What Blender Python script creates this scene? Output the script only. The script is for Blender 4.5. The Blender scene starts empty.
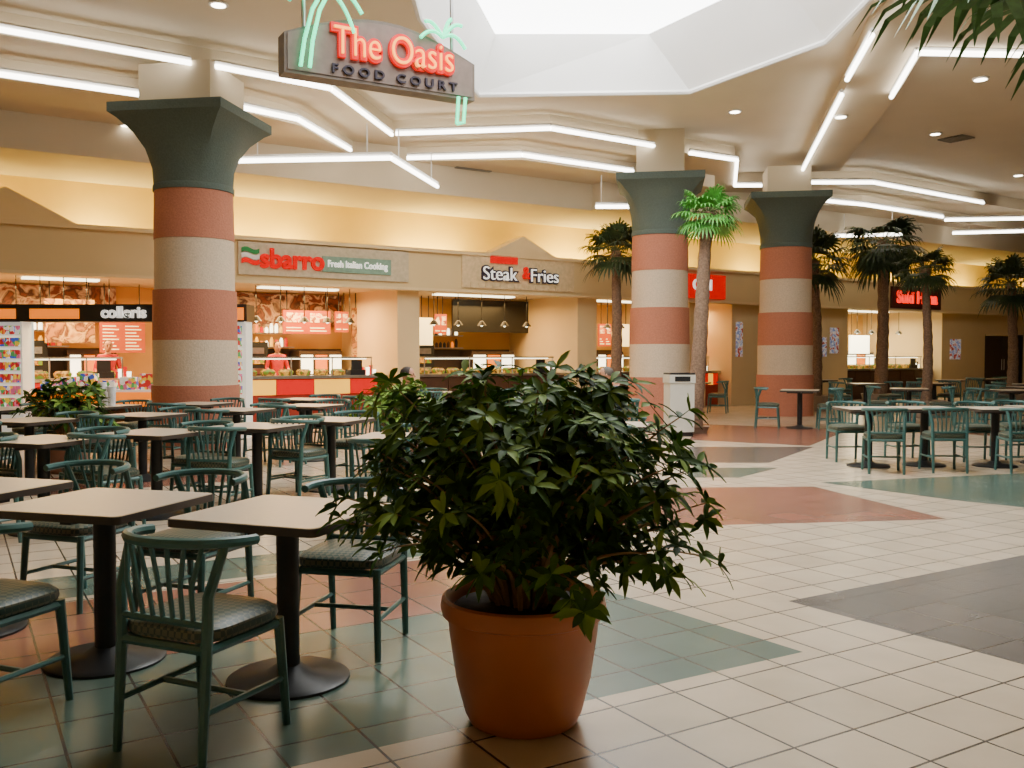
import bpy, bmesh, math, random
from mathutils import Vector, Matrix
random.seed(7)
D=bpy.data; C=bpy.context
F=930.0; HZ=355.0; CH=1.45
TH=math.radians(33); cs,sn=math.cos(TH),math.sin(TH)
P0=(0.2,22.6)
def W(u,v,z=0.0): return Vector((P0[0]+u*cs-v*sn, P0[1]+u*sn+v*cs, z))
def U(px,v=0.0):
    s=(px-512)/F
    return (s*(P0[1]+v*cs)-P0[0]+v*sn)/(cs-s*sn)
def G(px,py,z=0.0):
    d=(CH-z)*F/(py-HZ); return ((px-512)/F*d,d)
BM=Matrix.Translation((P0[0],P0[1],0))@Matrix.Rotation(TH,4,'Z')

# ---------------- materials
MC={}
def mat(name,col,rough=.5,metal=0,emis=0,ecol=None,var=.12,scale=12,bump=0,spec=.5):
    if name in MC: return MC[name]
    m=D.materials.new(name); m.use_nodes=True; n=m.node_tree; b=n.nodes['Principled BSDF']
    tc=n.nodes.new('ShaderNodeTexCoord'); nz=n.nodes.new('ShaderNodeTexNoise'); nz.inputs['Scale'].default_value=scale; nz.inputs['Detail'].default_value=4
    n.links.new(tc.outputs['Object'],nz.inputs['Vector'])
    r=n.nodes.new('ShaderNodeValToRGB')
    r.color_ramp.elements[0].position=.3; r.color_ramp.elements[1].position=.7
    r.color_ramp.elements[0].color=[c*(1-var) for c in col]+[1]; r.color_ramp.elements[1].color=[min(1,c*(1+var)) for c in col]+[1]
    n.links.new(nz.outputs['Fac'],r.inputs['Fac']); n.links.new(r.outputs['Color'],b.inputs['Base Color'])
    b.inputs['Roughness'].default_value=rough; b.inputs['Metallic'].default_value=metal; b.inputs['Specular IOR Level'].default_value=spec
    if emis:
        b.inputs['Emission Color'].default_value=list(ecol or col)+[1]; b.inputs['Emission Strength'].default_value=emis
    if bump:
        bp=n.nodes.new('ShaderNodeBump'); bp.inputs['Strength'].default_value=bump; bp.inputs['Distance'].default_value=.02
        n.links.new(nz.outputs['Fac'],bp.inputs['Height']); n.links.new(bp.outputs['Normal'],b.inputs['Normal'])
    MC[name]=m; return m
def tile_mat(name,c1,c2,grout=(.06,.05,.04),rough=.24):
    m=D.materials.new(name); m.use_nodes=True; n=m.node_tree; b=n.nodes['Principled BSDF']
    tc=n.nodes.new('ShaderNodeTexCoord'); mp=n.nodes.new('ShaderNodeMapping'); mp.inputs['Rotation'].default_value=(0,0,-math.radians(31))
    mp.inputs['Location'].default_value=(20.13,20.07,0)
    br=n.nodes.new('ShaderNodeTexBrick'); br.offset=0; br.squash=1
    br.inputs['Scale'].default_value=1; br.inputs['Brick Width'].default_value=.33; br.inputs['Row Height'].default_value=.33
    br.inputs['Mortar Size'].default_value=.006; br.inputs['Mortar Smooth'].default_value=.1
    br.inputs['Color1'].default_value=list(c1)+[1]; br.inputs['Color2'].default_value=list(c2)+[1]; br.inputs['Mortar'].default_value=list(grout)+[1]
    nz=n.nodes.new('ShaderNodeTexNoise'); nz.inputs['Scale'].default_value=3; nz.inputs['Detail'].default_value=6
    mx=n.nodes.new('ShaderNodeMixRGB'); mx.blend_type='MULTIPLY'; mx.inputs['Fac'].default_value=.3
    n.links.new(tc.outputs['Object'],mp.inputs['Vector']); n.links.new(mp.outputs['Vector'],br.inputs['Vector'])
    n.links.new(tc.outputs['Object'],nz.inputs['Vector'])
    n.links.new(br.outputs['Color'],mx.inputs['Color1']); n.links.new(nz.outputs['Fac'],mx.inputs['Color2'])
    n.links.new(mx.outputs['Color'],b.inputs['Base Color'])
    bp=n.nodes.new('ShaderNodeBump'); bp.invert=True; bp.inputs['Strength'].default_value=.4; bp.inputs['Distance'].default_value=.004
    n.links.new(br.outputs['Fac'],bp.inputs['Height']); n.links.new(bp.outputs['Normal'],b.inputs['Normal'])
    b.inputs['Roughness'].default_value=rough
    return m
def mural_mat(name,cols,scale=2.5,emis=0,noise=False):
    m=D.materials.new(name); m.use_nodes=True; n=m.node_tree; b=n.nodes['Principled BSDF']
    tc=n.nodes.new('ShaderNodeTexCoord'); r=n.nodes.new('ShaderNodeValToRGB')
    if noise:
        nz=n.nodes.new('ShaderNodeTexNoise'); nz.inputs['Scale'].default_value=scale; nz.inputs['Detail'].default_value=3; nz.inputs['Distortion'].default_value=.6
        n.links.new(tc.outputs['Object'],nz.inputs['Vector'])
        mr=n.nodes.new('ShaderNodeMapRange'); mr.inputs[1].default_value=.3; mr.inputs[2].default_value=.7
        n.links.new(nz.outputs['Fac'],mr.inputs[0]); n.links.new(mr.outputs[0],r.inputs['Fac'])
    else:
        r.color_ramp.interpolation='CONSTANT'
        nz=n.nodes.new('ShaderNodeTexVoronoi'); nz.inputs['Scale'].default_value=scale
        sp=n.nodes.new('ShaderNodeSeparateColor')
        n.links.new(tc.outputs['Object'],nz.inputs['Vector']); n.links.new(nz.outputs['Color'],sp.inputs[0]); n.links.new(sp.outputs[0],r.inputs['Fac'])
    while len(r.color_ramp.elements)<len(cols): r.color_ramp.elements.new(.5)
    for i,c in enumerate(cols):
        r.color_ramp.elements[i].position=i/len(cols); r.color_ramp.elements[i].color=list(c)+[1]
    n.links.new(r.outputs['Color'],b.inputs['Base Color']); b.inputs['Roughness'].default_value=.5
    if emis:
        n.links.new(r.outputs['Color'],b.inputs['Emission Color']); b.inputs['Emission Strength'].default_value=emis
    return m

# ---------------- mesh builder
class MB:
    def __init__(s,M=None): s.v=[];s.f=[];s.m=[];s.M=M or Matrix.Identity(4)
    def add(s,vs,fs,m=0,M=None):
        o=len(s.v); T=s.M@M if M is not None else s.M
        s.v+= [T@Vector(p) for p in vs]; s.f+=[[i+o for i in f] for f in fs]; s.m+=[m]*len(fs)
    def box(s,a,b,m=0,M=None):
        x0,y0,z0=a;x1,y1,z1=b
        s.add([(x0,y0,z0),(x1,y0,z0),(x1,y1,z0),(x0,y1,z0),(x0,y0,z1),(x1,y0,z1),(x1,y1,z1),(x0,y1,z1)],
          [(0,3,2,1),(4,5,6,7),(0,1,5,4),(1,2,6,5),(2,3,7,6),(3,0,4,7)],m,M)
    def prism(s,pts,z0,z1,m=0,M=None):
        n=len(pts); ar=sum(pts[i][0]*pts[(i+1)%n][1]-pts[(i+1)%n][0]*pts[i][1] for i in range(n))
        if ar<0: pts=pts[::-1]
        s.add([(p[0],p[1],z0) for p in pts]+[(p[0],p[1],z1) for p in pts],
          [tuple(range(n))[::-1],tuple(range(n,2*n))]+[(i,(i+1)%n,n+(i+1)%n,n+i) for i in range(n)],m,M)
    def lathe(s,prof,m=0,seg=32,M=None,cap=True):
        vs=[];fs=[];n=len(prof)
        for r,z in prof:
            for i in range(seg):
                a=2*math.pi*i/seg; vs.append((r*math.cos(a),r*math.sin(a),z))
        for j in range(n-1):
            for i in range(seg):
                k=(i+1)%seg; fs.append((j*seg+i,j*seg+k,(j+1)*seg+k,(j+1)*seg+i))
        if cap: fs.append(tuple(range(seg))[::-1]); fs.append(tuple((n-1)*seg+i for i in range(seg)))
        s.add(vs,fs,m,M)
    def tube(s,pts,r,m=0,seg=8,M=None,closed=False):
        pts=[Vector(p) for p in pts]; n=len(pts); rs=r if isinstance(r,(list,tuple)) else [r]*n
        vs=[];fs=[]; up=None
        for i,p in enumerate(pts):
            t=(pts[min(i+1,n-1)]-pts[max(i-1,0)]).normalized()
            if up is None: up=Vector((0,0,1)) if abs(t.z)<.9 else Vector((1,0,0))
            a=t.cross(up)
            if a.length<1e-4: a=t.cross(Vector((0,1,0)))
            a.normalize(); b=t.cross(a).normalized(); up=-b if b.dot(up)<0 else b
            b=t.cross(a)
            for k in range(seg):
                an=2*math.pi*k/seg; vs.append(p+a*math.cos(an)*rs[i]+b*math.sin(an)*rs[i])
        for j in range(n-1):
            for i in range(seg):
                k=(i+1)%seg; fs.append((j*seg+i,j*seg+k,(j+1)*seg+k,(j+1)*seg+i))
        fs.append(tuple(range(seg))[::-1]); fs.append(tuple((n-1)*seg+i for i in range(seg)))
        s.add(vs,fs,m,M)
    def mesh(s,name,mats,smooth=False):
        me=D.meshes.new(name); me.from_pydata([tuple(v) for v in s.v],[],s.f)
        for m in mats: me.materials.append(m)
        for p,m in zip(me.polygons,s.m): p.material_index=m
        if smooth:
            for p in me.polygons: p.use_smooth=True
            me.set_sharp_from_angle(angle=math.radians(38))
        me.update(); return me
    def obj(s,name,mats,smooth=False,parent=None,loc=None,rot=0):
        return place(s.mesh(name,mats,smooth),name,parent,loc,rot)
def place(me,name,parent=None,loc=None,rot=0):
    o=D.objects.new(name,me); C.scene.collection.objects.link(o)
    if loc: o.location=loc
    o.rotation_euler=(0,0,rot)
    if parent: o.parent=parent
    return o
def empty(name,loc=(0,0,0),rot=0):
    e=D.objects.new(name,None); C.scene.collection.objects.link(e); e.location=loc; e.rotation_euler=(0,0,rot); e.empty_display_size=.2; return e
def text(s,size,M,m,parent,name,ext=.02,sx=1,bold=0,align='CENTER'):
    c=D.curves.new(name,'FONT'); c.body=s; c.size=size; c.extrude=ext; c.align_x=align; c.align_y='CENTER'; c.offset=bold
    c.materials.append(m); o=D.objects.new(name,c); C.scene.collection.objects.link(o)
    o.matrix_world=M@Matrix.Diagonal((sx,1,1,1)); o.parent=parent; o.matrix_parent_inverse=parent.matrix_world.inverted() if parent else Matrix.Identity(4); return o
UP=Matrix.Rotation(math.pi/2,4,'X')
def light(kind,name,loc,energy,col,size=.5,sy=None,rot=(0,0,0)):
    l=D.lights.new(name,kind); l.energy=energy; l.color=col
    if kind=='AREA':
        l.size=size
        if sy: l.shape='RECTANGLE'; l.size_y=sy
    else: l.shadow_soft_size=size
    o=D.objects.new(name,l); C.scene.collection.objects.link(o); o.location=loc; o.rotation_euler=rot; return o

cream=mat('cream_paint',(.70,.53,.28),.7,var=.04,scale=1)
ceilm=mat('ceiling_paint',(.66,.58,.45),.8,var=.03,scale=1)
soffm=mat('soffit_paint',(.58,.49,.35),.8,var=.03,scale=1)
white=mat('white_paint',(.74,.73,.71),.7,var=.03,scale=1)
yellowm=mat('yellow_wall_paint',(.74,.52,.10),.75,var=.04,scale=1)
black=mat('black_metal',(.012,.013,.014),.4)
neonw=mat('white_neon_tube',(1,1,.97),.4,emis=11,ecol=(1,.95,.84))

# ---------------- floor
zone_mats=[tile_mat('floor_tile_cream',(.74,.60,.43),(.66,.54,.385)),
 tile_mat('floor_tile_teal',(.10,.165,.135),(.135,.195,.155)),
 tile_mat('floor_tile_rose',(.36,.15,.10),(.29,.125,.085)),
 tile_mat('floor_tile_grey',(.15,.13,.115),(.12,.112,.10))]
mb=MB()
fl=[W(-18,-27),W(31,-27),W(31,3.6),W(-18,3.6)]
mb.prism([(p.x,p.y) for p in fl],-.1,0,0)
def zone(pts,m,k): mb.prism(pts,-.01,.0006*(k+1),m)
a=(.866*5.2,.5*5.2)
zone([(.54,5.74),(1.42,4.5),(1.42-a[0],4.5-a[1]),(.54-a[0],5.74-a[1])],1,0)
zone([(.1,5.49),(-4.4,2.89),(-5.05,4.0),(-.55,6.6)],2,0)
zone([(-5.1,4.1),(-.6,6.7),(-.9,7.25),(-5.4,4.6)],1,0)
zone([(1.63,5.44),(6.6,8.45),(7.9,6.5),(2.75,3.8)],3,0)
zone([G(560,489),G(815,487),G(950,520),G(560,530)],2,0)
zone([G(822,483),G(1100,470),G(1100,516),G(950,500)],1,0)
zone([G(690,447),G(815,447),G(770,463),G(690,463)],3,0)
zone([G(700,424),G(850,430),G(810,446),G(690,440)],2,1)
zone([G(690,468),G(780,468),G(740,478),G(690,478)],1,0)
zone([(-7,8.2),(-3,10.8),(-3.8,12),(-7.8,9.4)],2,0)
zone([(9,16),(14,19),(13,20.6),(8,17.6)],2,0)
mb.obj('floor',zone_mats)

# ---------------- ceiling with skylight
ZC=6.2
low=[(-.62,17.1),(3.2,16.9),(4.75,14.2),(4.75,5),(-1.3,5),(-1.3,13.2)]
up=[(-.30,16.85),(2.45,16.85),(4.0,14.2),(4.0,5.5),(-.9,5.5),(-.9,13.3)]
def fill(loops,z,name,mats):
    bm=bmesh.new()
    for lp in loops:
        vs=[bm.verts.new((p[0],p[1],z)) for p in lp]
        for i in range(len(vs)): bm.edges.new((vs[i],vs[(i+1)%len(vs)]))
    bmesh.ops.triangle_fill(bm,use_beauty=True,use_dissolve=False,edges=bm.edges[:])
    me=D.meshes.new(name); bm.to_mesh(me); bm.free()
    for m in mats: me.materials.append(m)
    return place(me,name)
ce=fill([[(p.x,p.y) for p in fl],low],ZC,'ceiling',[ceilm])
mb=MB()
L=[Vector((p[0],p[1],ZC)) for p in low]; T=[Vector((p[0],p[1],7.2)) for p in up]
mb.add(L+T,[(i,(i+1)%6,6+(i+1)%6,6+i) for i in range(6)],0)
for i in range(6):
    mb.tube([L[i]+Vector((0,0,-.02)),L[(i+1)%6]+Vector((0,0,-.02))],.045,0,6)
mb.obj('ceiling_skylight_well',[white])
sky=mat('skylight_diffuser',(1,1,1),.5,emis=9.0,ecol=(.97,.98,.97),var=0)
mb=MB(); mb.prism(up,7.2,7.24,0); mb.obj('window_skylight',[sky])
mb=MB()
for yy in (7.5,9.5,11.5): mb.box((-.9,yy-.03,7.1),(4.0,yy+.03,7.2),0)
mb.obj('trim_skylight',[white])

def ext(p,k): return (p[0]+k*cs,p[1]+k*sn)
bl=W(-18,3.6); br=W(31,3.6)
L1=[ext((-7.07,12.85),-10),(-3.03,15.7),(-2.42,19.0),(.75,18.5),(3.57,20.4),(5.1,21.4),(5.75,24.4),(9.3,24.2),(13.8,27.4),ext((13.8,27.4),13)]
mb=MB(); mb.prism(L1+[(br.x,br.y),(bl.x,bl.y)],5.88,ZC-.001,0); mb.obj('ceiling_soffit_upper',[soffm])
L2=[ext((-7.7,14.1),-10),(-4.5,16.0),(-3.8,16.9),(-3.3,19.4),(-2.24,20.0),(.2,19.8),(2.8,21.6),(5.0,23.1),(5.5,25.4),(9.7,25.9),(13.1,28.6),ext((13.1,28.6),14)]
mb=MB(); mb.prism(L2+[(br.x,br.y),(bl.x,bl.y)],5.58,5.879,0); mb.obj('ceiling_soffit_middle',[soffm])
R=[(7.1,22.6),(5.65,16.1),(5.0,13.2),(5.0,8),(16,8),(16,14.0),(6.05,13.9),(6.6,16.2),(7.9,22.6)]
mb=MB(); mb.prism(R,5.88,ZC-.001,0); mb.obj('ceiling_soffit_beam',[soffm])
mb=MB(BM)
def wedge(u0,u1,v0,v1,zt,za,zb,m=0):
    mb.add([(u0,v0,zt),(u0,v1,zt),(u0,v1,zb),(u0,v0,za),(u1,v0,zt),(u1,v1,zt),(u1,v1,zb),(u1,v0,za)],
     [(0,1,2,3),(7,6,5,4),(0,4,5,1),(1,5,6,2),(2,6,7,3),(3,7,4,0)],m)
wedge(-18,1.5,-.9,.9,5.579,4.95,4.80)
wedge(1.5,31,-1.3,.9,5.579,5.0,4.80)
wedge(-18,31,.9,1.58,5.579,5.2,5.2)
mb.obj('ceiling_soffit_sloped',[soffm])

strips=[([(0,33),(195,67)],5.9),([(0,77),(145,98)],5.6),([(218,70),(333,92),(393,137)],5.9),([(243,110),(300,122),(352,152)],5.6),
 ([(237,163),(392,160),(438,188)],4.95),([(397,136),(550,131),(675,152)],5.9),([(408,160),(522,157),(632,173)],5.6),([(595,208),(632,208)],4.85),
 ([(688,155),(735,162),(733,187),(760,187)],5.9),([(838,98),(800,172)],5.85),([(808,184),(870,184),(980,204)],5.85),([(822,202),(862,206),(940,218)],5.55),
 ([(867,40),(843,83)],5.85),([(887,100),(912,57),(1060,60)],5.85),([(832,237),(900,235)],4.93),([(942,221),(1060,219)],5.5),([(950,234),(1060,231)],5.35)]
mb=MB()
for pts,z in strips:
    q=[G(px,py,z-.05) for px,py in pts]
    for i in range(len(q)-1):
        A=Vector((q[i][0],q[i][1]-.04,z-.05)); B=Vector((q[i+1][0],q[i+1][1]-.04,z-.05))
        mb.tube([A,B],.04,0,8)
        o=Vector((0,0,.07)); mb.tube([A+o,B+o],.04,1,4)
        if z<5.5:
            for t in (.15,.85):
                p=A.lerp(B,t); mb.tube([p+o,p+Vector((0,0,5.56-z))],.012,1,6)
mb.obj('neon_cove_lights',[neonw,white])

mb=MB()
dl=mat('downlight_lens',(1,.95,.85),.4,emis=14,ecol=(1,.9,.72))
for px,py,z in [(222,8,6.2),(130,127,5.58),(355,178,5.58),(560,187,5.58),(733,113,6.2),(932,135,6.2),(976,81,5.88),(1015,176,5.88),(838,118,5.88)]:
    x,y=G(px,py,z); T=Matrix.Translation((x,y,z-.02))
    mb.lathe([(.13,.018),(.13,0),(.10,-.005)],1,20,T); mb.lathe([(.095,-.004),(.095,-.012)],0,20,T)
mb.obj('recessed_downlights',[dl,white])
mb=MB(); vg=mat('vent_grille',(.18,.16,.13),.6)
for px,py,z,w in [(468,172,5.58,.9),(490,184,5.58,.5),(952,140,6.2,.5),(30,128,5.58,.5)]:
    x,y=G(px,py,z); T=Matrix.Translation((x,y,z))@Matrix.Rotation(TH,4,'Z')
    for i in range(8): mb.box((-w/2,-.3+i*.075,-.03),(w/2,-.26+i*.075,-.002),0,T)
mb.obj('ceiling_vents',[vg])

# ---------------- columns
cteal=mat('column_teal_stucco',(.085,.115,.10),.85,scale=40,bump=.3)
cpink=mat('column_rose_stucco',(.46,.175,.105),.85,scale=40,bump=.3)
ccream=mat('column_cream_stucco',(.62,.50,.36),.85,scale=40,bump=.3)
CR=math.radians(-9)
def column(x,y,top=5.9,pw=.58,cw=.91):
    mb=MB(); seg=48
    def ring(r,z,sq,rot=CR):
        out=[]
        for i in range(seg):
            a=2*math.pi*i/seg+rot; c,s_=math.cos(a-rot),math.sin(a-rot)
            rs=r/max(abs(c),abs(s_)); k=r*(1-sq)+sq*min(rs,r*1.415)
            out.append((k*math.cos(a),k*math.sin(a),z))
        return out
    spec=[(.67,0,0,1),(.67,.98,0,1),(.645,.982,0,2),(.645,1.68,0,2),(.645,1.682,0,1),(.635,2.46,0,1),(.61,2.462,0,2),(.60,3.25,0,2),(.61,3.252,0,1),(.595,4.0,0,1),(.615,4.002,0,0),(.615,4.08,0,0),(.60,4.10,0,0),(.61,4.35,.05,0),(.66,4.62,.3,0),(.73,4.84,.6,0),(.84,5.03,.9,0),(cw,5.10,1,0),(cw,5.24,1,0)]
    for r,z,sq,m in spec: mb.v+=[Vector(v) for v in ring(r,z,sq)]
    for j in range(len(spec)-1):
        for i in range(seg):
            k=(i+1)%seg; mb.f.append([j*seg+i,j*seg+k,(j+1)*seg+k,(j+1)*seg+i]); mb.m.append(spec[j+1][3])
    mb.f.append(list(range(seg))[::-1]); mb.m.append(1)
    mb.f.append([(len(spec)-1)*seg+i for i in range(seg)]); mb.m.append(0)
    mb.box((-pw,-pw,5.24),(pw,pw,top),3,Matrix.Rotation(CR,4,'Z'))
    mb.obj('column',[cteal,cpink,ccream,soffm],True,loc=(x,y,0))
column(-5.03,14.8,5.9); column(3.2,20.2,6.2,.5); column(6.6,22.5,5.9,.5)

# ---------------- back wall / food court shops
fas=mat('fascia_paint',(.64,.48,.24),.7,var=.03,scale=1)
shopwall=mat('shop_wall_paint',(.66,.38,.11),.7,var=.06,scale=1)
shopceil=mat('shop_ceiling',(.55,.46,.32),.8,var=.03)
FZ0,FZ1=2.95,3.75
solid=[(U(398),U(420)),(U(578),U(597)),(U(690),U(706)),(U(732),U(848)),(U(942),U(985)),(U(1024),31)]
mb=MB(BM)
mb.box((-18,1.6,3.06),(31,1.8,6.2),1)
mb.box((-18,0,2.96),(31,3.4,3.05),2)
mb.box((-18,3.2,0),(31,3.4,2.96),3)
for a_,b_ in solid: mb.box((a_,0.02,0),(b_,3.2,2.96),0)
mb.box((U(-60),0,0),(U(-12),3.2,2.96),0)
mb.box((-18,0.01,0),(U(-60),.3,2.96),0)
mb.box((U(985),.02,2.2),(U(1024),.3,2.96),0)
mb.obj('wall_back',[cream,yellowm,shopceil,shopwall])
mb=MB(BM); mb.box((-18,-.25,FZ0),(31,0,FZ1),0); mb.box((-18,-.33,FZ1),(31,.1,FZ1+.08),1); mb.box((-18,-.29,FZ0-.06),(31,0,FZ0),1)
mb.obj('wall_fascia',[fas,cream])
mb=MB(BM); mb.box((-18.2,-27,0),(-18,3.6,6.2)); mb.obj('wall_left',[cream])
mb=MB(BM); mb.box((31,-27,0),(31.2,3.6,6.2)); mb.obj('wall_right',[cream])
mb=MB(BM); mb.box((-18,-27.2,0),(31,-27,6.2)); mb.obj('wall_front',[cream])
mb=MB(BM); a_,b_=U(985),U(1024); dm=mat('dark_door',(.03,.022,.02),.4)
mb.box((a_+.08,.12,0),((a_+b_)/2-.02,.18,2.15),0); mb.box(((a_+b_)/2+.02,.12,0),(b_-.08,.18,2.15),0)
for q in (a_,b_-.08): mb.box((q,.05,0),(q+.08,.25,2.2),1)
steel=mat('steel',(.5,.5,.5),.3,1)
mb.tube([((a_+b_)/2-.08,.08,.9),((a_+b_)/2-.08,.08,1.3)],.015,2); mb.tube([((a_+b_)/2+.08,.08,.9),((a_+b_)/2+.08,.08,1.3)],.015,2)
mb.obj('door_1',[dm,black,steel])
mb=MB(BM)
def gable(uc,w,h,v0=-.1,z0=FZ1+.08,d=.5):
    mb.add([(uc-w/2,v0,z0),(uc+w/2,v0,z0),(uc,v0,z0+h),(uc-w/2,v0+d,z0),(uc+w/2,v0+d,z0),(uc,v0+d,z0+h)],[(0,1,2),(3,5,4),(0,2,5,3),(1,4,5,2),(0,3,4,1)],0)
gable(U(517),1.9,.45,-.3); gable(U(8),2.4,.6)
mb.obj('roof_gables',[cream])
mb=MB(BM)
lamp=mat('cove_lamp_lens',(1,.85,.4),.4,emis=6,ecol=(1,.78,.3))
for u in [-14.5,-12.0,-9.2,-6.6,-5.3,-2.2,-1.3,2.2,3.0,6.5,9.5,13,17,21,26]:
    mb.box((u-.35,1.0,3.06),(u+.35,1.25,3.12),0)
    light('AREA','cove_uplight',W(u,1.05,3.45),78,(1,.78,.20),.6,.25,(math.pi-.5,0,TH))
mb.obj('cove_uplight_fixtures',[lamp])

red=mat('red_plastic',(.5,.0,.0),.4,emis=.5,ecol=(1,.0,.0)); org=mat('orange_lit_panel',(.8,.2,.01),.4,emis=1.1,ecol=(1,.22,.0)); yel=mat('yellow_lit_panel',(.9,.5,.03),.4,emis=1.1,ecol=(1,.5,.03))
brown=mat('brown_counter',(.07,.03,.015),.4); lit=mat('lit_white_panel',(1,.95,.8),.4,emis=4.5,ecol=(1,.93,.62))
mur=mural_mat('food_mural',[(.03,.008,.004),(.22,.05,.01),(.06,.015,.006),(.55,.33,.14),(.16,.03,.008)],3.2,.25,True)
menu=mat('menu_board_orange',(.30,.04,.005),.4,emis=.75,ecol=(1,.14,.01)); menuw=mural_mat('menu_photo_print',[(.9,.5,.15),(.5,.06,.01),(.95,.75,.4),(.25,.06,.02)],7,1.0,True)
menut=mat('menu_text_lit',(1,.9,.6),.4,emis=1.9,ecol=(1,.75,.3))
goods=mural_mat('display_goods',[(.9,.9,.85),(.6,.03,.03),(.05,.12,.6),(.95,.6,.05),(.1,.4,.12),(.7,.15,.3)],14,.35)
dispw=mural_mat('wall_photo_panel',[(.03,.01,.006),(.25,.06,.01),(.6,.38,.12),(.08,.02,.01),(.35,.15,.04)],4,.35,True)
creds=mat('counter_red',(.30,.03,.015),.4); pans=mural_mat('hot_food_pans',[(.5,.12,.01),(.75,.45,.05),(.25,.06,.01),(.12,.25,.02)],8,.5,True)
darkw=mat('dark_shop_panel',(.05,.03,.02),.5)
def inter(u0,u1,front,name,boards,mural=True,warm=(1,.58,.19),en=150):
    mb=MB(BM); w=u1-u0; rnd=random.Random(name)
    mb.box((u0+.1,.45,0),(u1-.1,1.1,.94),0); mb.box((u0+.05,.38,.94),(u1-.05,1.15,1.0),1)
    n=max(4,int(w/.75))
    for i in range(n):
        a_=u0+.12+i*(w-.24)/n; mb.box((a_+.01,.425,.60),(a_+(w-.24)/n-.01,.45,.92),2 if i%2 else 3)
    for i in range(4):
        q=u0+.4+i*(w-.8)/3; mb.tube([(q,.55,1.0),(q,.55,1.4)],.015,1)
    mb.box((u0+.4,.5,1.38),(u1-.4,.95,1.41),1); mb.box((u0+.5,.6,1.355),(u1-.5,.75,1.375),4)
    for i in range(int((w-.9)/.4)+1):
        q=u0+.5+i*.4; mb.lathe([(.02,0),(.14,.0),(.17,.09),(.12,.14)],5,12,Matrix.Translation((q,.8,1.0)))
    mb.box((u1-.9,.55,1.0),(u1-.55,.85,1.12),6); mb.box((u1-.85,.6,1.12),(u1-.6,.65,1.34),6)
    for i in range(5): mb.lathe([(.035,0),(.045,.12+.05*(i%3))],4 if i%2 else 2,10,Matrix.Translation((u1-.48+.08*(i%4),.75+.1*(i//4),1.0)))
    mb.box((u0+.2,2.55,0),(u1-.2,3.15,.9),1); mb.box((u0+.5,2.5,.9),(u0+.5+w*.27,3.1,1.75),6); mb.box((u1-.3-w*.3,2.5,.9),(u1-.3,3.1,1.55),13)
    for i in range(3): mb.box((u0+.6,2.48,1.0+i*.24),(u0+.4+w*.27,2.5,1.14+i*.24),5 if i==1 else 1)
    for i in range(3): mb.box((u1-.25-w*.3+i*w*.1,2.48,1.0),(u1-.32-w*.2+i*w*.1,2.5,1.45),12 if i%2 else 4)
    for zz in (1.62,1.95):
        mb.box((u0+w*.36,2.85,zz),(u0+w*.62,3.15,zz+.03),1)
        for i in range(int(w*.26/.12)):
            hh=rnd.uniform(.12,.24); mb.lathe([(.04,0),(.042,hh*.7),(.018,hh)],rnd.choice([2,3,4,6,12]),8,Matrix.Translation((u0+w*.36+.06+i*.12,2.98,zz+.03)))
    mb.box((u0+.05,3.14,.9),(u1-.05,3.185,1.6),13)
    for i in range(5):
        q=u0+w*(.2+.15*i); mb.tube([(q,1.0,2.95),(q,1.0,2.3)],.01,6,6); mb.lathe([(.02,.12),(.05,.10),(.12,0),(.11,0)],6,12,Matrix.Translation((q,1.0,2.18))); mb.lathe([(.001,-.04),(.04,-.01),(.03,.02)],4,8,Matrix.Translation((q,1.0,2.19)))
    if mural: mb.box((u0+.05,3.1,2.15),(u1-.05,3.18,2.93),7)
    for (pa,pb,za,zb,mm) in boards:
        A,B=U(pa,2.3),U(pb,2.3); mb.box((A,2.25,za),(B,2.32,zb),mm)
        for q in (A+.1,B-.1): mb.tube([(q,2.29,zb),(q,2.29,2.96)],.012,6,6)
        if mm==8:
            nx=max(2,int((B-A)/.4))
            for i in range(nx):
                x=A+(i+.12)*(B-A)/nx; xx=x+.7*(B-A)/nx
                mb.box((x,2.235,zb-.28),(xx,2.25,zb-.06),9)
                for k in range(int((zb-za-.38)/.07)): mb.box((x,2.24,za+.06+k*.07),(xx-.05*(k%3),2.25,za+.08+k*.07),10)
    mb.box((u0+w*.25,1.2,2.92),(u1-w*.25,1.5,2.95),4)
    mb.obj(name,[brown if front!='r' else creds,steel,red if front=='r' else brown,yel if front=='r' else brown,lit,pans,black,mur,menu,menuw,menut,dispw,org,darkw],False)
    light('AREA','shop_light',W((u0+u1)/2,1.5,2.75),en,warm,w*.7,1.2,(0,0,TH))
inter(U(237),U(398),'r','pizza_shop_counter',[(283,330,1.95,2.5,8),(352,380,1.35,2.6,11),(335,348,2.0,2.5,8)],en=290)
inter(U(420),U(578),'b','fries_shop_counter',[(418,432,1.7,2.4,10),(434,446,2.0,2.5,8),(452,538,2.05,2.9,6),(548,575,2.2,2.75,11)],False,en=160)
inter(U(597),U(690),'b','grill_shop_counter',[(598,610,1.7,2.35,8),(612,628,1.7,2.35,10),(645,680,1.9,2.5,8)],False,en=120)
inter(U(706)+.02,U(732),'r','snack_shop_counter',[(708,730,1.9,2.5,8)],False,en=70)
inter(U(848),U(942),'b','noodle_shop_counter',[(849,868,1.5,2.15,4),(880,900,1.5,2.15,4),(906,938,1.5,2.15,4)],False,(1,.80,.42),220)
inter(U(-12),U(150),'r','candy_shop_counter',[(45,95,1.7,2.6,11),(100,145,1.5,2.5,8)],en=240)
mb=MB(BM)
pb=mural_mat('poster_print',[(.8,.85,.9),(.1,.2,.6),(.9,.9,.9),(.5,.06,.04)],7,.15,True)
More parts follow.
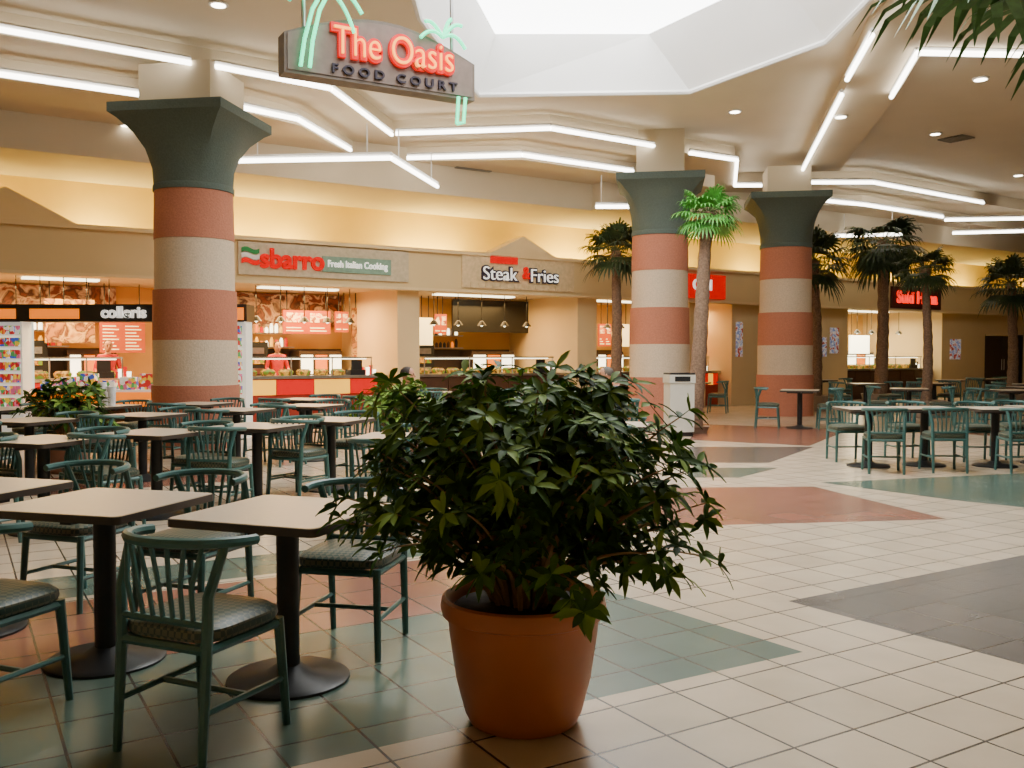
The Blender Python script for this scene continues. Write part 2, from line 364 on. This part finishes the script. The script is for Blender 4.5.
for a_,b_,z0,z1 in [(736,742,1.4,2.4),(808,815,1.5,2.2),(818,826,1.4,2.0),(830,838,1.5,2.3),(950,960,1.3,2.0)]:
    mb.box((U(a_),-.02,z0),(U(b_),.02,z1),0)
mb.obj('wall_posters',[pb])

# signs
def sign_root(name,px,z,v=-.27):
    e=empty(name,W(U(px,v),v,z),TH); C.view_layer.update(); return e
def tx(e,s,size,dx,dz,m,nm,ext=.02,sx=1,bold=0,dy=-.03):
    M=e.matrix_world@Matrix.Translation((dx,dy,dz))@UP; return text(s,size,M,m,e,nm,ext,sx,bold)
redn=mat('red_neon',(.6,.0,.0),.4,emis=2.0,ecol=(1,.008,.0)); redl=mat('red_letters',(.5,.0,.0),.9,emis=.5,ecol=(1,.0,.0),spec=.05)
wl=mat('white_letters',(.9,.88,.8),.4,emis=.9); tealp=mat('teal_sign_plate',(.18,.30,.22),.5); dkl=mat('dark_letters',(.03,.02,.04),.5)
e=sign_root('pizza_shop_sign',320,3.36)
w=U(403)-U(235); h=w/2; c0=(U(403)+U(235))/2-U(320,-.27)
def sx_(px): return U(px,-.3)-U(320,-.27)
mb=MB(); mb.box((c0-h,-.03,-.30),(c0+h,.02,.36),0); mb.box((sx_(323),-.06,-.17),(sx_(391),-.03,.16),1)
for i,mm in enumerate((2,3,4)):
    a_,b_=sx_(242),sx_(260); vs=[]
    for t in range(7):
        q=t/6; zz=.14-i*.11+.03*math.sin(q*6.28); vs+=[(a_+(b_-a_)*q,-.06,zz),(a_+(b_-a_)*q,-.06,zz+.09)]
    mb.add(vs,[(2*t,2*t+2,2*t+3,2*t+1) for t in range(6)],mm)
mb.obj('sign_board',[mat('sign_grey',(.50,.42,.28),.6),tealp,mat('logo_green',(.0,.20,.03),.5),white,redl],parent=e)
tx(e,'sbarro',.54,(sx_(264)+sx_(321))/2,.03,redl,'letters',.03,.95,.016,-.06); tx(e,'Fresh Italian Cooking',.2,(sx_(323)+sx_(391))/2,.0,wl,'tagline',.01,.80,.003,-.08)
e=sign_root('fries_shop_sign',520,3.42)
mb=MB(); mb.box((-1.6,-.02,-.42),(1.6,.03,.36),0)
for i in range(16): mb.box((-1.58+i*.2,-.035,-.40),(-1.50+i*.2,-.02,-.30),0)
mb.box((-.85,-.06,.18),(-.1,-.02,.36),1)
mb.obj('sign_board',[mat('sign_cream',(.66,.50,.28),.6),redl],parent=e)
tx(e,'Steak   Fries',.44,0,-.08,dkl,'letters_back',.02,1,.03,-.05); tx(e,'Steak   Fries',.44,0,-.08,wl,'letters',.03,1,-.004,-.07)
tx(e,"&",.42,0.12,-.03,redl,'ampersand',.03,.8,.0,-.09)
e=sign_root('noodle_shop_sign',915,3.32); tx(e,'Suki Hana',.55,0,0,redn,'letters',.03,1,.014,-.05)
mb=MB(); mb.box((-1.35,-.04,-.35),(1.35,.02,.35),0); mb.obj('sign_board',[mat('sign_dark',(.06,.012,.008),.5)],parent=e)
e=sign_root('grill_shop_sign',700,3.35)
mb=MB(); mb.box((-.9,-.06,-.35),(.9,.02,.3),0); mb.obj('sign_board',[redl],parent=e); tx(e,'Grill',.4,0,0,wl,'letters',.02,1,.01,-.08)

# cookie kiosk
e=empty('cookie_kiosk',(0,16.15,0)); C.view_layer.update()
mb=MB(); x0,x1=-9.3,-4.6
mb.box((x0,0,2.03),(x1,.5,2.33),0); mb.box((-8.35,-.03,2.08),(-7.5,0,2.25),1); mb.box((-4.95,-.03,2.06),(-4.65,0,2.27),1)
mb.box((-9.3,-.03,2.08),(-8.6,0,2.25),1)
for a_,b_ in [(-9.15,-8.5),(-4.95,-4.62)]:
    mb.box((a_,.0,0),(b_,.4,.5),2); mb.box((a_,.32,.5),(b_,.4,2.03),2); mb.box((a_,0,.5),(a_+.03,.4,2.03),2); mb.box((b_-.03,0,.5),(b_,.4,2.03),2)
    for i in range(7):
        z=.55+i*.21; mb.box((a_+.03,.02,z-.02),(b_-.03,.32,z),2)
        k=int((b_-a_-.1)/.09)
        for j in range(k): mb.box((a_+.05+j*.09,.05,z),(a_+.12+j*.09,.2,z+.15),3)
mb.box((-8.4,.1,0),(-5.1,.6,.55),5); mb.box((-8.4,.08,.55),(-5.1,.6,.8),4)
mb.box((-8.4,.1,.8),(-5.1,.6,.84),2)
for i in range(9): mb.box((-8.3+i*.35,.2,.84),(-8.05+i*.35,.4,1.0+.06*(i%3)),3)
mb.obj('kiosk_body',[black,org,mat('white_shelf',(.8,.8,.72),.5,emis=.4),goods,org,brown],parent=e)
tx(e,'colleris',.27,-6.72,2.18,wl,'letters',.02,1.0,.008,-.03)
light('AREA','kiosk_light',(-6.8,16.7,2.0),60,(1,.7,.34),3.5,.3,(0,0,0))

# ---------------- hanging Oasis sign
hx,hy=-1.33,9.52; e=empty('hanging_food_court_sign',(hx,hy,4.36),math.radians(30)); C.view_layer.update()
mb=MB(); pts=[(-1.02,-.22),(1.02,-.22),(1.02,.16)]
for i in range(1,12):
    t=i/12; pts.append((1.02-2.04*t,.16+.27*math.sin(math.pi*t)))
pts.append((-1.02,.16))
RX=Matrix.Rotation(math.pi/2,4,'X')
mb.prism(pts,-.10,.10,0,RX)
q=[(a_*.97,b_*.9+.01) for a_,b_ in pts]; mb.prism(q,.10,.11,1,RX)
for x in (-.8,.8): mb.tube([(x,0,.2),(x,0,1.84)],.02,2)
mb.obj('sign_body',[mat('sign_brown',(.19,.15,.12),.6),mat('sign_face',(.26,.19,.16),.6),steel],parent=e)
on=mat('orange_neon',(1,.3,.05),.4,emis=2.8,ecol=(1,.32,.03)); gn=mat('green_neon',(.0,.8,.4),.4,emis=2.6,ecol=(.0,1,.42)); halo=mat('letter_red_glow',(.5,.0,.0),.4,emis=.9,ecol=(1,.0,.0))  # halo: red glow around the neon text, made as wider emissive letters behind
tx(e,'The Oasis',.40,.10,.14,halo,'letters_back',.02,.80,.026,-.13); tx(e,'The Oasis',.40,.10,.14,on,'letters',.02,.80,-.006,-.155)
tx(e,'F O O D   C O U R T',.12,.12,-.12,dkl,'subtitle',.015,1.25,.003,-.12)
mb=MB()
def neon(pts,r=.019): mb.tube([(x,-.16,z) for x,z in pts],r,0,8)
def arc(x,z,dx,dz,dr,n=10): return [(x+dx*t/n, z+dz*math.sin(math.pi*.5*t/n)-dr*(t/n)**2) for t in range(n+1)]
neon([(-.88,-.16),(-.84,.1),(-.76,.4),(-.66,.58)]); neon([(-.79,-.16),(-.76,.1),(-.69,.4),(-.61,.56)])
for dx,dz,dr in [(-.35,.18,.30),(-.28,.26,.12),(.38,.20,.32),(.32,.27,.12),(.16,.28,.02),(-.12,.28,.02),(.30,.1,.42)]: neon(arc(-.64,.56,dx,dz,dr))
for dx,dz,dr in [(-.25,.12,.16),(-.2,.18,.05),(.26,.12,.2),(.22,.2,.05),(.1,.2,.0)]: neon(arc(.62,.36,dx,dz,dr))
neon([(.80,-.22),(.78,-.50)]); neon([(.88,-.22),(.86,-.48),(.78,-.50)])
mb.obj('neon_palms',[gn],True,parent=e)

# ---------------- furniture
frame=mat('chair_teal_frame',(.05,.14,.13),.35,var=.1,scale=20)
def cushion_mat():
    m=D.materials.new('seat_patterned_vinyl'); m.use_nodes=True; n=m.node_tree; b=n.nodes['Principled BSDF']
    tc=n.nodes.new('ShaderNodeTexCoord'); ck=n.nodes.new('ShaderNodeTexChecker'); ck.inputs['Scale'].default_value=45
    mp=n.nodes.new('ShaderNodeMapping'); mp.inputs['Rotation'].default_value=(0,0,.78)
    ck.inputs['Color1'].default_value=(.03,.06,.045,1); ck.inputs['Color2'].default_value=(.13,.13,.085,1)
    n.links.new(tc.outputs['Object'],mp.inputs['Vector']); n.links.new(mp.outputs['Vector'],ck.inputs['Vector']); n.links.new(ck.outputs['Color'],b.inputs['Base Color'])
    b.inputs['Roughness'].default_value=.45; return m
cush=cushion_mat()
def chair_mesh():
    mb=MB(); rail=[]
    for i in range(17):
        a_=math.radians(-100+200*i/16); rail.append((.255*math.sin(a_),-.04-.22*math.cos(a_), .79-.015*(abs(a_)/1.7)**2))
    mb.tube(rail,.020,0,8)
    for sx in (-1,1):
        mb.tube([(sx*.20,-.235,0),(sx*.20,-.205,.42),(sx*.205,-.20,.6),(sx*.225,-.13,.785)],[.016,.021,.020,.018],0,8)
        mb.tube([(sx*.215,.22,0),(sx*.20,.19,.43)],[.016,.021],0,8)
        mb.tube([(sx*.20,-.21,.41),(sx*.20,.20,.41)],.018,0,6)
        mb.tube([(sx*.20,-.222,.19),(sx*.21,.20,.19)],.012,0,6)
    mb.tube([(-.2,.195,.41),(.2,.195,.41)],.018,0,6); mb.tube([(-.2,-.205,.41),(.2,-.205,.41)],.018,0,6)
    mb.tube([(-.205,0,.19),(.205,0,.19)],.012,0,6)
    mb.tube([(-.2,-.205,.50),(.2,-.205,.50)],.014,0,6)
    for i in range(7):
        t=(i-3)/3; a_=t*.78
        mb.tube([(t*.14,-.205,.50),(t*.15,-.225,.63),(.255*math.sin(a_),-.04-.22*math.cos(a_),.785)],.0095,0,6)
    prof=[(.19,.425),(.215,.432),(.222,.45),(.218,.475),(.195,.492),(.12,.502)]; seg=32; vs=[];fs=[]
    for r,z in prof:
        for i in range(seg):
            a_=2*math.pi*i/seg; c,s_=math.cos(a_),math.sin(a_)
            k=r*(abs(c)**5+abs(s_)**5)**(-1/5); vs.append((k*c,k*s_+.005,z))
    for j in range(len(prof)-1):
        for i in range(seg):
            k=(i+1)%seg; fs.append((j*seg+i,j*seg+k,(j+1)*seg+k,(j+1)*seg+i))
    fs.append(tuple(range(seg))[::-1]); fs.append(tuple((len(prof)-1)*seg+i for i in range(seg)))
    mb.add(vs,fs,1)
    return mb.mesh('dining_chair',[frame,cush],True)
ttop=mat('table_laminate',(.62,.52,.38),.3,var=.03,scale=30); tedge=mat('table_edge',(.06,.045,.035),.4)
def table_mesh():
    mb=MB(); h=.365; r=.035; pts=[]
    for cx,cy,a0 in [(h-r,h-r,0),(-h+r,h-r,90),(-h+r,-h+r,180),(h-r,-h+r,270)]:
        for k in range(4):
            a_=math.radians(a0+30*k); pts.append((cx+r*math.cos(a_),cy+r*math.sin(a_)))
    mb.prism(pts,.725,.758,1); mb.prism([(x*.985,y*.985) for x,y in pts],.758,.761,0)
    mb.lathe([(.05,.03),(.05,.70)],2,20); mb.box((-.25,-.03,.69),(.25,.03,.725),2); mb.box((-.03,-.25,.69),(.03,.25,.725),2)
    mb.lathe([(.27,0),(.27,.012),(.25,.024),(.10,.04),(.055,.07)],2,36)
    return mb.mesh('cafe_table',[ttop,tedge,black],True)
CM=chair_mesh(); TM=table_mesh()
def chair(x,y,face): place(CM,'dining_chair',None,(x,y,0),math.radians(face-90))
def table(x,y,rot): place(TM,'cafe_table',None,(x,y,0),math.radians(rot))
def tset(x,y,rot=-20,sides='fb',off=.58):
    table(x,y,rot)
    for s_ in sides:
        ang={'f':-90,'b':90,'l':180,'r':0}[s_]+rot+random.uniform(-6,6)
        o=off+random.uniform(-.03,.05); a_=math.radians(ang)
        chair(x+o*math.cos(a_),y+o*math.sin(a_),ang+180+random.uniform(-8,8))
table(-1.0,4.12,-20); chair(-1.17,3.50,66); chair(-.80,4.62,258)
table(-1.93,4.38,-16); chair(-1.72,5.0,250); chair(-2.14,3.74,70)
table(-2.85,4.85,-18); chair(-2.55,5.45,250); chair(-3.1,4.2,70)
for p in [(-4.55,6.95),(-3.85,7.62),(-3.2,8.35),(-2.5,9.1),(-1.95,10.0)]: tset(p[0],p[1],-20)
for p in [(-6.0,9.0),(-5.15,9.9),(-4.3,10.8),(-3.5,11.8),(-2.8,12.8)]: tset(p[0],p[1],-20)
for p in [(-6.6,11.9),(-5.6,12.7),(-4.5,13.3),(-3.3,14.6),(-2.2,15.4)]: tset(p[0],p[1],-20)
for p in [(0.0,14.9),(-.1,16.8),(1.1,16.3),(-1.5,17.4)]: tset(p[0],p[1],0)
table(-1.15,13.6,0); table(.97,13.6,0)
for p in [(-.95,7.9),(.05,8.4),(1.0,9.3)]: tset(p[0],p[1],-10)
for p in [(4.65,12.1),(5.42,12.2),(6.3,12.1),(7.1,12.4)]: tset(p[0],p[1],0,'fb',.62)
for p in [(5.7,18.4),(8.2,19.2),(9.9,18.4),(11.2,20.2),(8.6,22.6),(10.4,22.9),(12.4,22.2),(13.8,27.0),(12.2,25.9),(8.6,25.9),(14.8,22.4),(4.6,23.4),(15.6,25.4)]: tset(p[0],p[1],random.choice([0,33,-20]),'lr')

mb=MB()
for dx,h in ((-.06,.32),(.07,.26),(0,.2)): mb.lathe([(.045,0),(.06,h*.9),(.062,h)],0,16,Matrix.Translation((dx,.03*dx,0)))
mb.obj('paper_cup_stack',[mat('paper_cup',(.85,.86,.88),.6)],True,loc=(-5.6+.1,12.7-.1,.761))

mb=MB(); mb.box((-.20,-.20,0),(.20,.20,.08),1); mb.box((-.22,-.22,.08),(.22,.22,.95),0); mb.box((-.235,-.235,.95),(.235,.235,1.10),0); mb.box((-.14,-.24,.98),(.14,-.235,1.07),1); mb.box((-.225,-.225,1.10),(.225,.225,1.13),1)
place(mb.mesh('trash_bin',[mat('bin_white',(.60,.58,.50),.5,var=.02),black]),'trash_bin',None,(3.0,16.7,0),.1)

# ---------------- plants
terr=mat('terracotta_plastic',(.52,.16,.045),.38,var=.08,scale=5)
soil=mat('soil',(.03,.02,.015),.9,bump=.5)
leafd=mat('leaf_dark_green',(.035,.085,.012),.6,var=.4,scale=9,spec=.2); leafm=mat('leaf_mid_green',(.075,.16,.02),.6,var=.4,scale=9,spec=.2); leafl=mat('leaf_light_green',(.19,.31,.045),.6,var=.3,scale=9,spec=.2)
bark=mat('stem_bark',(.30,.18,.07),.8,bump=.4)
def leaflet(mb,p,d,n,L,wd,m,droop=.16):
    d=d.normalized(); s_=d.cross(n)
    if s_.length<1e-3: s_=d.cross(Vector((1,0,0)))
    s_.normalize(); n=s_.cross(d).normalized()
    prof=[(0,.08,0),(.25,.75,.02),(.55,1,.0),(.8,.6,-.4*droop),(1,.02,-droop)]
    vs=[]
    for t,w_,h in prof:
        c=p+d*(L*t)+Vector((0,0,1))*(h*L)
        vs+= [c-s_*wd*w_*.5+n*wd*.12, c, c+s_*wd*w_*.5+n*wd*.12]
    fs=[]
    for i in range(4):
        b=i*3; fs+=[(b,b+1,b+4,b+3),(b+1,b+2,b+5,b+4)]
    mb.add(vs,fs,m)
def cluster(mb,rnd,p,out,L,tone_w):
    k=rnd.randint(5,7); ax=(out+Vector((0,0,.35))+Vector((rnd.uniform(-.5,.5),rnd.uniform(-.5,.5),rnd.uniform(-.2,.4)))).normalized()
    a0=ax.cross(Vector((rnd.uniform(-1,1),rnd.uniform(-1,1),.1))).normalized(); b0=ax.cross(a0)
    for j in range(k):
        an=2*math.pi*j/k+rnd.uniform(-.3,.3)
        dd=a0*math.cos(an)+b0*math.sin(an)+ax*rnd.uniform(.0,.7)+Vector((0,0,-.15))
        leaflet(mb,p,dd,ax,L*rnd.uniform(.7,1.2),L*.33,rnd.choices([0,1,2],tone_w)[0],rnd.uniform(.05,.3))
def bush(mb,R,H,z0,n,L,seed,bs=.12,sp=.075,skew=0.0):
    rnd=random.Random(seed)
    for i in range(n):
        az=i*2.39996+rnd.uniform(-.3,.3); q=(i+.5)/n
        el=min(1.5,max(.06,math.radians(6+82*q**.9)+rnd.uniform(-.12,.12)))
        rr=rnd.uniform(.84,1.06)*(1+skew*math.cos(az)*(1-q))
        tip=Vector((math.cos(az)*math.cos(el)**.75*R*rr*1.04,math.sin(az)*math.cos(el)**.75*R*rr*.85,H*rr*math.sin(el)**.65))
        b=Vector((math.cos(az)*bs*rnd.uniform(.2,1),math.sin(az)*bs*rnd.uniform(.2,1),z0))
        ctrl=b+Vector((tip.x*.35,tip.y*.35,max(tip.z*.75,.30)))
        end=b+tip
        pts=[]
        for k in range(9):
            t=k/8; pts.append(b*(1-t)**2+ctrl*2*t*(1-t)+end*t*t)
        mb.tube(pts,[.011*(1-.75*k/8) for k in range(9)],3,5)
        ln=sum((pts[k+1]-pts[k]).length for k in range(8)); m=int(ln*.72/sp)
        for k in range(m):
            t=.28+.72*(k+1)/m; j=min(7,int(t*8)); p=pts[j].lerp(pts[min(8,j+1)],t*8-j)
            out=Vector((p.x-b.x,p.y-b.y,.25)); out=out.normalized() if out.length>.01 else Vector((0,0,1))
            side=Vector((rnd.uniform(-1,1),rnd.uniform(-1,1),rnd.uniform(-.4,.6))).normalized()
            pp=p+side*rnd.uniform(.04,.11)
            mb.tube([p,pp],[.003,.002],0,3)
            cluster(mb,rnd,pp,(out+side).normalized(),L,[4,4,1.2+2*t*(p.z>z0+H*.5)])  # upper clusters get more light-green leaves: sky light put into leaf colour
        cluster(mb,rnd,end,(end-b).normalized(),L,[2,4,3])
def pot(mb,R,H,m):
    mb.lathe([(R*.60,0),(R*.66,.02*H),(R*.72,.10*H),(R*.82,.35*H),(R*.90,.70*H),(R*.92,.84*H),(R*.99,.86*H),(R*1.01,.92*H),(R*.99,.985*H),(R*.95,H),(R*.90,.97*H),(R*.87,.9*H),(R*.02,.9*H)],m,56)
e=empty('potted_shrub',(.045,3.66,0))
mb=MB(); pot(mb,.325,.505,0); mb.obj('planter_pot',[terr],True,parent=e)
mb=MB(); mb.lathe([(.28,.457),(.27,.465),(.1,.475),(.01,.48)],0,32); mb.obj('soil',[soil],True,parent=e)
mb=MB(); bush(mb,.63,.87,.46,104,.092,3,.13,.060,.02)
rnd=random.Random(5)
for i in range(7):
    a_=i*.9; mb.tube([(.07*math.cos(a_),.07*math.sin(a_),.45),(.12*math.cos(a_),.12*math.sin(a_),.7),(.22*math.cos(a_),.2*math.sin(a_),.95)],[.018,.015,.008],3,7)
mb.obj('foliage',[leafd,leafm,leafl,bark],True,parent=e)
def smallpot(x,y,seed,s=1.0,light_=False):
    e=empty('potted_plant',(x,y,0)); mb=MB(); pot(mb,.3,.45,0); mb.obj('planter_pot',[mat('planter_brown',(.22,.10,.06),.5)],True,parent=e)
    mb=MB(); mb.lathe([(.25,.40),(.02,.415)],0,24); mb.obj('soil',[soil],False,parent=e)
    mb=MB(); bush(mb,.5*s,.72*s,.4,26,.15,seed,.1,.12); mb.obj('foliage',[leafm if light_ else leafd,leafl if light_ else leafm,leafl,bark],True,parent=e)
smallpot(-5.5,11.45,11,.95)
smallpot(-1.4,11.4,12,.95,True)

ptrunk=mat('palm_trunk',(.22,.14,.09),.9,scale=30,bump=.8,var=.35)
def palm(x,y,H,R,seed,pl,bend=(0,0),nf=30,tr=.14,e0=80,e1=-45,bowl=(.42,.4)):
    rnd=random.Random(seed); e=empty('palm_tree',(x,y,0))
    mb=MB(); pts=[];rs=[]
    for i in range(25):
        t=i/24; pts.append((bend[0]*t*t+.06*math.sin(4*t),bend[1]*t*t,t*H)); rs.append(tr*(1.15-.4*t)*(1.06 if i%2 else .94)+(0.03 if t>.9 else 0))
    b0,b1=bowl
    mb.tube(pts,rs,0,14); mb.lathe([(b0,0),(b0+.03,b1*.75),(b0+.06,b1),(b0,b1),(b0-.03,b1-.04),(.05,b1-.04)],1,24)
    mb.obj('trunk',[ptrunk,mat('palm_planter',(.28,.21,.15),.6)],True,parent=e)
    mb=MB(); top=Vector(pts[-1])
    for i in range(nf):
        az=i*2.399+rnd.uniform(-.2,.2); el=math.radians(e0-(e0-e1)*(i/nf)+rnd.uniform(-8,8))
        d=Vector((math.cos(az)*math.cos(el),math.sin(az)*math.cos(el),math.sin(el)))
        pe=R*rnd.uniform(.42,.52)
        p1=top+d*pe*.6; p2=top+d*pe+Vector((0,0,-.05*R))
        mb.tube([top,p1,p2],[.014,.010,.006],1,4)
        side=d.cross(Vector((0,0,1)))
        if side.length<.05: side=Vector((1,0,0))
        side.normalize(); nrm=side.cross(d).normalized()
        nb=15
        for j in range(nb):
            a_=math.radians(-95+190*j/(nb-1)); dd=d*math.cos(a_)+side*math.sin(a_)+Vector((0,0,-.12))
            L=R*.55*(1-.25*abs(a_)/1.6)*rnd.uniform(.85,1.1)
            q=[p2,p2+dd*L*.55+nrm*.01,p2+dd*L*.85+Vector((0,0,-.10*L)),p2+dd*L+Vector((0,0,-.32*L))]
            s2=dd.cross(nrm).normalized(); ww=R*.03
            ws=[.4,1,.7,.05]; vs=[]
            for pp,w_ in zip(q,ws): vs+=[pp-s2*ww*w_,pp+s2*ww*w_]
            mb.add(vs,[(0,1,3,2),(2,3,5,4),(4,5,7,6)],0)
    mb.obj('crown',[pl,mat('palm_petiole',(.10,.12,.04),.6)],False,parent=e)
pl_l=mat('palm_leaf_bright',(.09,.35,.05),.5,var=.3); pl_m=mat('palm_leaf_mid',(.05,.15,.03),.5,var=.3); pl_d=mat('palm_leaf_dark',(.035,.06,.018),.5,var=.4)
palm(3.40,17.4,4.1,.72,1,pl_l,(.30,0),30,.14,60,-40,(.25,.12))
palm(10.0,25.3,4.55,1.25,2,pl_d,(.1,0),36,.16,38,-65)
palm(9.6,21.6,3.45,.80,3,pl_d,(.0,0),30,.11,60,-45)
palm(2.4,22.0,3.9,.95,4,pl_d,(.1,0),32,.13)
palm(7.9,24.3,3.9,1.15,5,pl_d,(-.0,0),32,.14)
palm(13.3,24.8,3.35,1.0,6,pl_d,(.0,0),30,.13)
palm(4.75,7.2,4.6,1.95,8,pl_m,(.0,0),26,.14,60,-12)

# ---------------- people
def person(name,loc,face,pose,shirt,pants,hairc):
    e=empty(name,loc,math.radians(face-90))
    skin=mat('skin',(.50,.25,.15),.55,var=.05)
    if pose=='stand':
        J=dict(pel=(0,0,.95),spn=(0,0,1.12),chs=(0,0,1.33),nck=(0,.0,1.47),hd=(0,.02,1.54))
        arms={s:[(s*.17,0,1.41),(s*.25,.02,1.14),(s*.20,.24,1.06)] for s in(-1,1)}
        legs={s:[(s*.09,0,.90),(s*.10,.02,.5),(s*.10,-.01,.09),(s*.11,.15,.045)] for s in(-1,1)}
    else:
        J=dict(pel=(0,-.05,.62),spn=(0,-.01,.76),chs=(0,.09,.91),nck=(0,.17,1.01),hd=(0,.21,1.06))
        arms={s:[(s*.17,.09,.98),(s*.24,.20,.81),(s*.13,.42,.805)] for s in(-1,1)}
        legs={s:[(s*.09,0,.59),(s*.11,.38,.56),(s*.11,.36,.09),(s*.11,.52,.045)] for s in(-1,1)}
    vs=[];es=[];rad=[]
    def av(p,r): vs.append(p); rad.append(r); return len(vs)-1
    a=av(J['pel'],(.15,.115)); b=av(J['spn'],(.135,.10)); c=av(J['chs'],(.155,.11)); d=av(J['nck'],(.06,.06)); h=av(J['hd'],(.052,.055)); es+=[(a,b),(b,c),(c,d),(d,h)]
    for s in (-1,1):
        p=c
        for q,r in zip(arms[s],[.065,.047,.03]): k=av(q,(r,r)); es.append((p,k)); p=k
        p=a
        for q,r in zip(legs[s],[.095,.066,.045,.04]): k=av(q,(r,r)); es.append((p,k)); p=k
    me=D.meshes.new('tmp'); me.from_pydata(vs,es,[]); ob=D.objects.new('tmp',me); C.scene.collection.objects.link(ob)
    sk=ob.modifiers.new('s','SKIN'); sk.use_smooth_shade=True
    for i,r in enumerate(rad): me.skin_vertices[0].data[i].radius=r; me.skin_vertices[0].data[i].use_root=(i==0)
    sb=ob.modifiers.new('u','SUBSURF'); sb.levels=2
    dg=C.evaluated_depsgraph_get(); bm_=D.meshes.new_from_object(ob.evaluated_get(dg)); D.objects.remove(ob)
    bm_.materials.clear()
    for m in (shirt,pants,skin,black): bm_.materials.append(m)
    pz=J['pel'][2]
    for f in bm_.polygons:
        q=f.center; f.use_smooth=True
        if q.z>J['nck'][2]-.005: mi=2
        elif q.z<.1: mi=3
        elif pose=='stand': mi=1 if q.z<pz-.02 else 0
        else: mi=1 if q.z<pz+.05 else 0
        if pose=='stand' and abs(q.x)>.12 and q.y>.1 and q.z>1: mi=2
        if pose!='stand' and q.y>.28 and q.z>.72: mi=2
        f.material_index=mi
    bo=D.objects.new('body',bm_); C.scene.collection.objects.link(bo); bo.parent=e
    hz=Vector(J['hd'])+Vector((0,.02,.095))
    mb=MB()
    prof=[(.012,-.118),(.045,-.108),(.062,-.08),(.070,-.04),(.076,0),(.077,.04),(.068,.08),(.045,.105),(.01,.116)]
    S=Matrix.Translation(hz)@Matrix.Diagonal((1,1.18,1,1)); mb.lathe(prof,0,24,S)
    hp=[(.080,.0),(.083,.03),(.080,.065),(.062,.098),(.03,.12),(.004,.124)]
    mb.lathe(hp,1,24,Matrix.Translation(hz+Vector((0,-.012,.004)))@Matrix.Rotation(math.radians(14),4,'X')@Matrix.Diagonal((1,1.18,1,1)))
    mb.tube([hz+Vector((0,.086,.015)),hz+Vector((0,.108,-.022)),hz+Vector((0,.088,-.03))],[.008,.013,.008],0,8)
    mb.tube([hz+Vector((-.022,.086,-.058)),hz+Vector((0,.092,-.06)),hz+Vector((.022,.086,-.058))],.006,2,6)
    for s in (-1,1):
        mb.lathe([(.001,-.009),(.008,-.005),(.009,.0),(.008,.005),(.001,.009)],3,10,Matrix.Translation(hz+Vector((s*.03,.083,.008))))
        mb.tube([hz+Vector((s*.076,0,-.02)),hz+Vector((s*.086,-.006,.0)),hz+Vector((s*.076,0,.022))],[.006,.011,.007],0,8)
        mb.tube([hz+Vector((s*.015,.088,.027)),hz+Vector((s*.042,.08,.026))],.004,1,5)
    mb.obj('head',[skin,hairc,mat('lips',(.4,.12,.1),.5),black],True,parent=e)
    mb=MB()
    for s in (-1,1):
        w=Vector(arms[s][2]); fd=(w-Vector(arms[s][1])).normalized(); sd=Vector((1,0,0)); sd=(sd-fd*sd.dot(fd)).normalized(); dn=Vector((0,0,-1 if pose=='stand' else -.3))
        mb.tube([w-fd*.02,w+fd*.02,w+fd*.06,w+fd*.09],[.024,.03,.032,.022],0,10)
        for k,(o,Ln) in enumerate(zip((-.027,-.009,.009,.027),(.065,.078,.074,.055))):
            r0=w+fd*.085+sd*o; mb.tube([r0,r0+fd*Ln*.5+dn*.004,r0+fd*Ln*.8+dn*.018,r0+fd*Ln*.95+dn*.035],[.009,.0085,.008,.006],0,7)
        r0=w+fd*.03-sd*s*.03; mb.tube([r0,r0-sd*s*.025+fd*.02,r0-sd*s*.03+fd*.05+dn*.01],[.011,.010,.007],0,7)
    mb.obj('hands',[skin],True,parent=e)
hb=mat('hair_dark',(.03,.02,.015),.7); hg=mat('hair_grey',(.10,.085,.07),.7)
shr=mat('shirt_red',(.5,.01,.008),.7); shb=mat('shirt_blue_grey',(.07,.09,.14),.8); shk=mat('shirt_black',(.02,.02,.025),.8); jn=mat('trousers_dark',(.03,.035,.05),.8)
person('shop_worker',W(U(277,1.8),1.8,0),-57,'stand',shr,jn,hb)
person('shop_worker',W(U(108,1.8),1.8,0),-57,'stand',shr,jn,hb)
chair(1.60,13.6,180); person('seated_man',(1.60,13.6,0),180,'sit',shb,jn,hg)
chair(-1.75,13.6,0); person('seated_woman',(-1.75,13.6,0),0,'sit',shk,jn,hb)

C.scene.world=D.worlds.new('World'); C.scene.world.use_nodes=True
C.scene.world.node_tree.nodes['Background'].inputs[0].default_value=(.75,.85,1,1); C.scene.world.node_tree.nodes['Background'].inputs[1].default_value=.5

cam=D.cameras.new('Camera'); co=D.objects.new('Camera',cam); C.scene.collection.objects.link(co)
co.location=(0,0,CH); co.rotation_euler=(math.radians(90)-math.atan(29/930),0,0); cam.sensor_width=36; cam.lens=930/1024*36; cam.clip_end=200
C.scene.camera=co
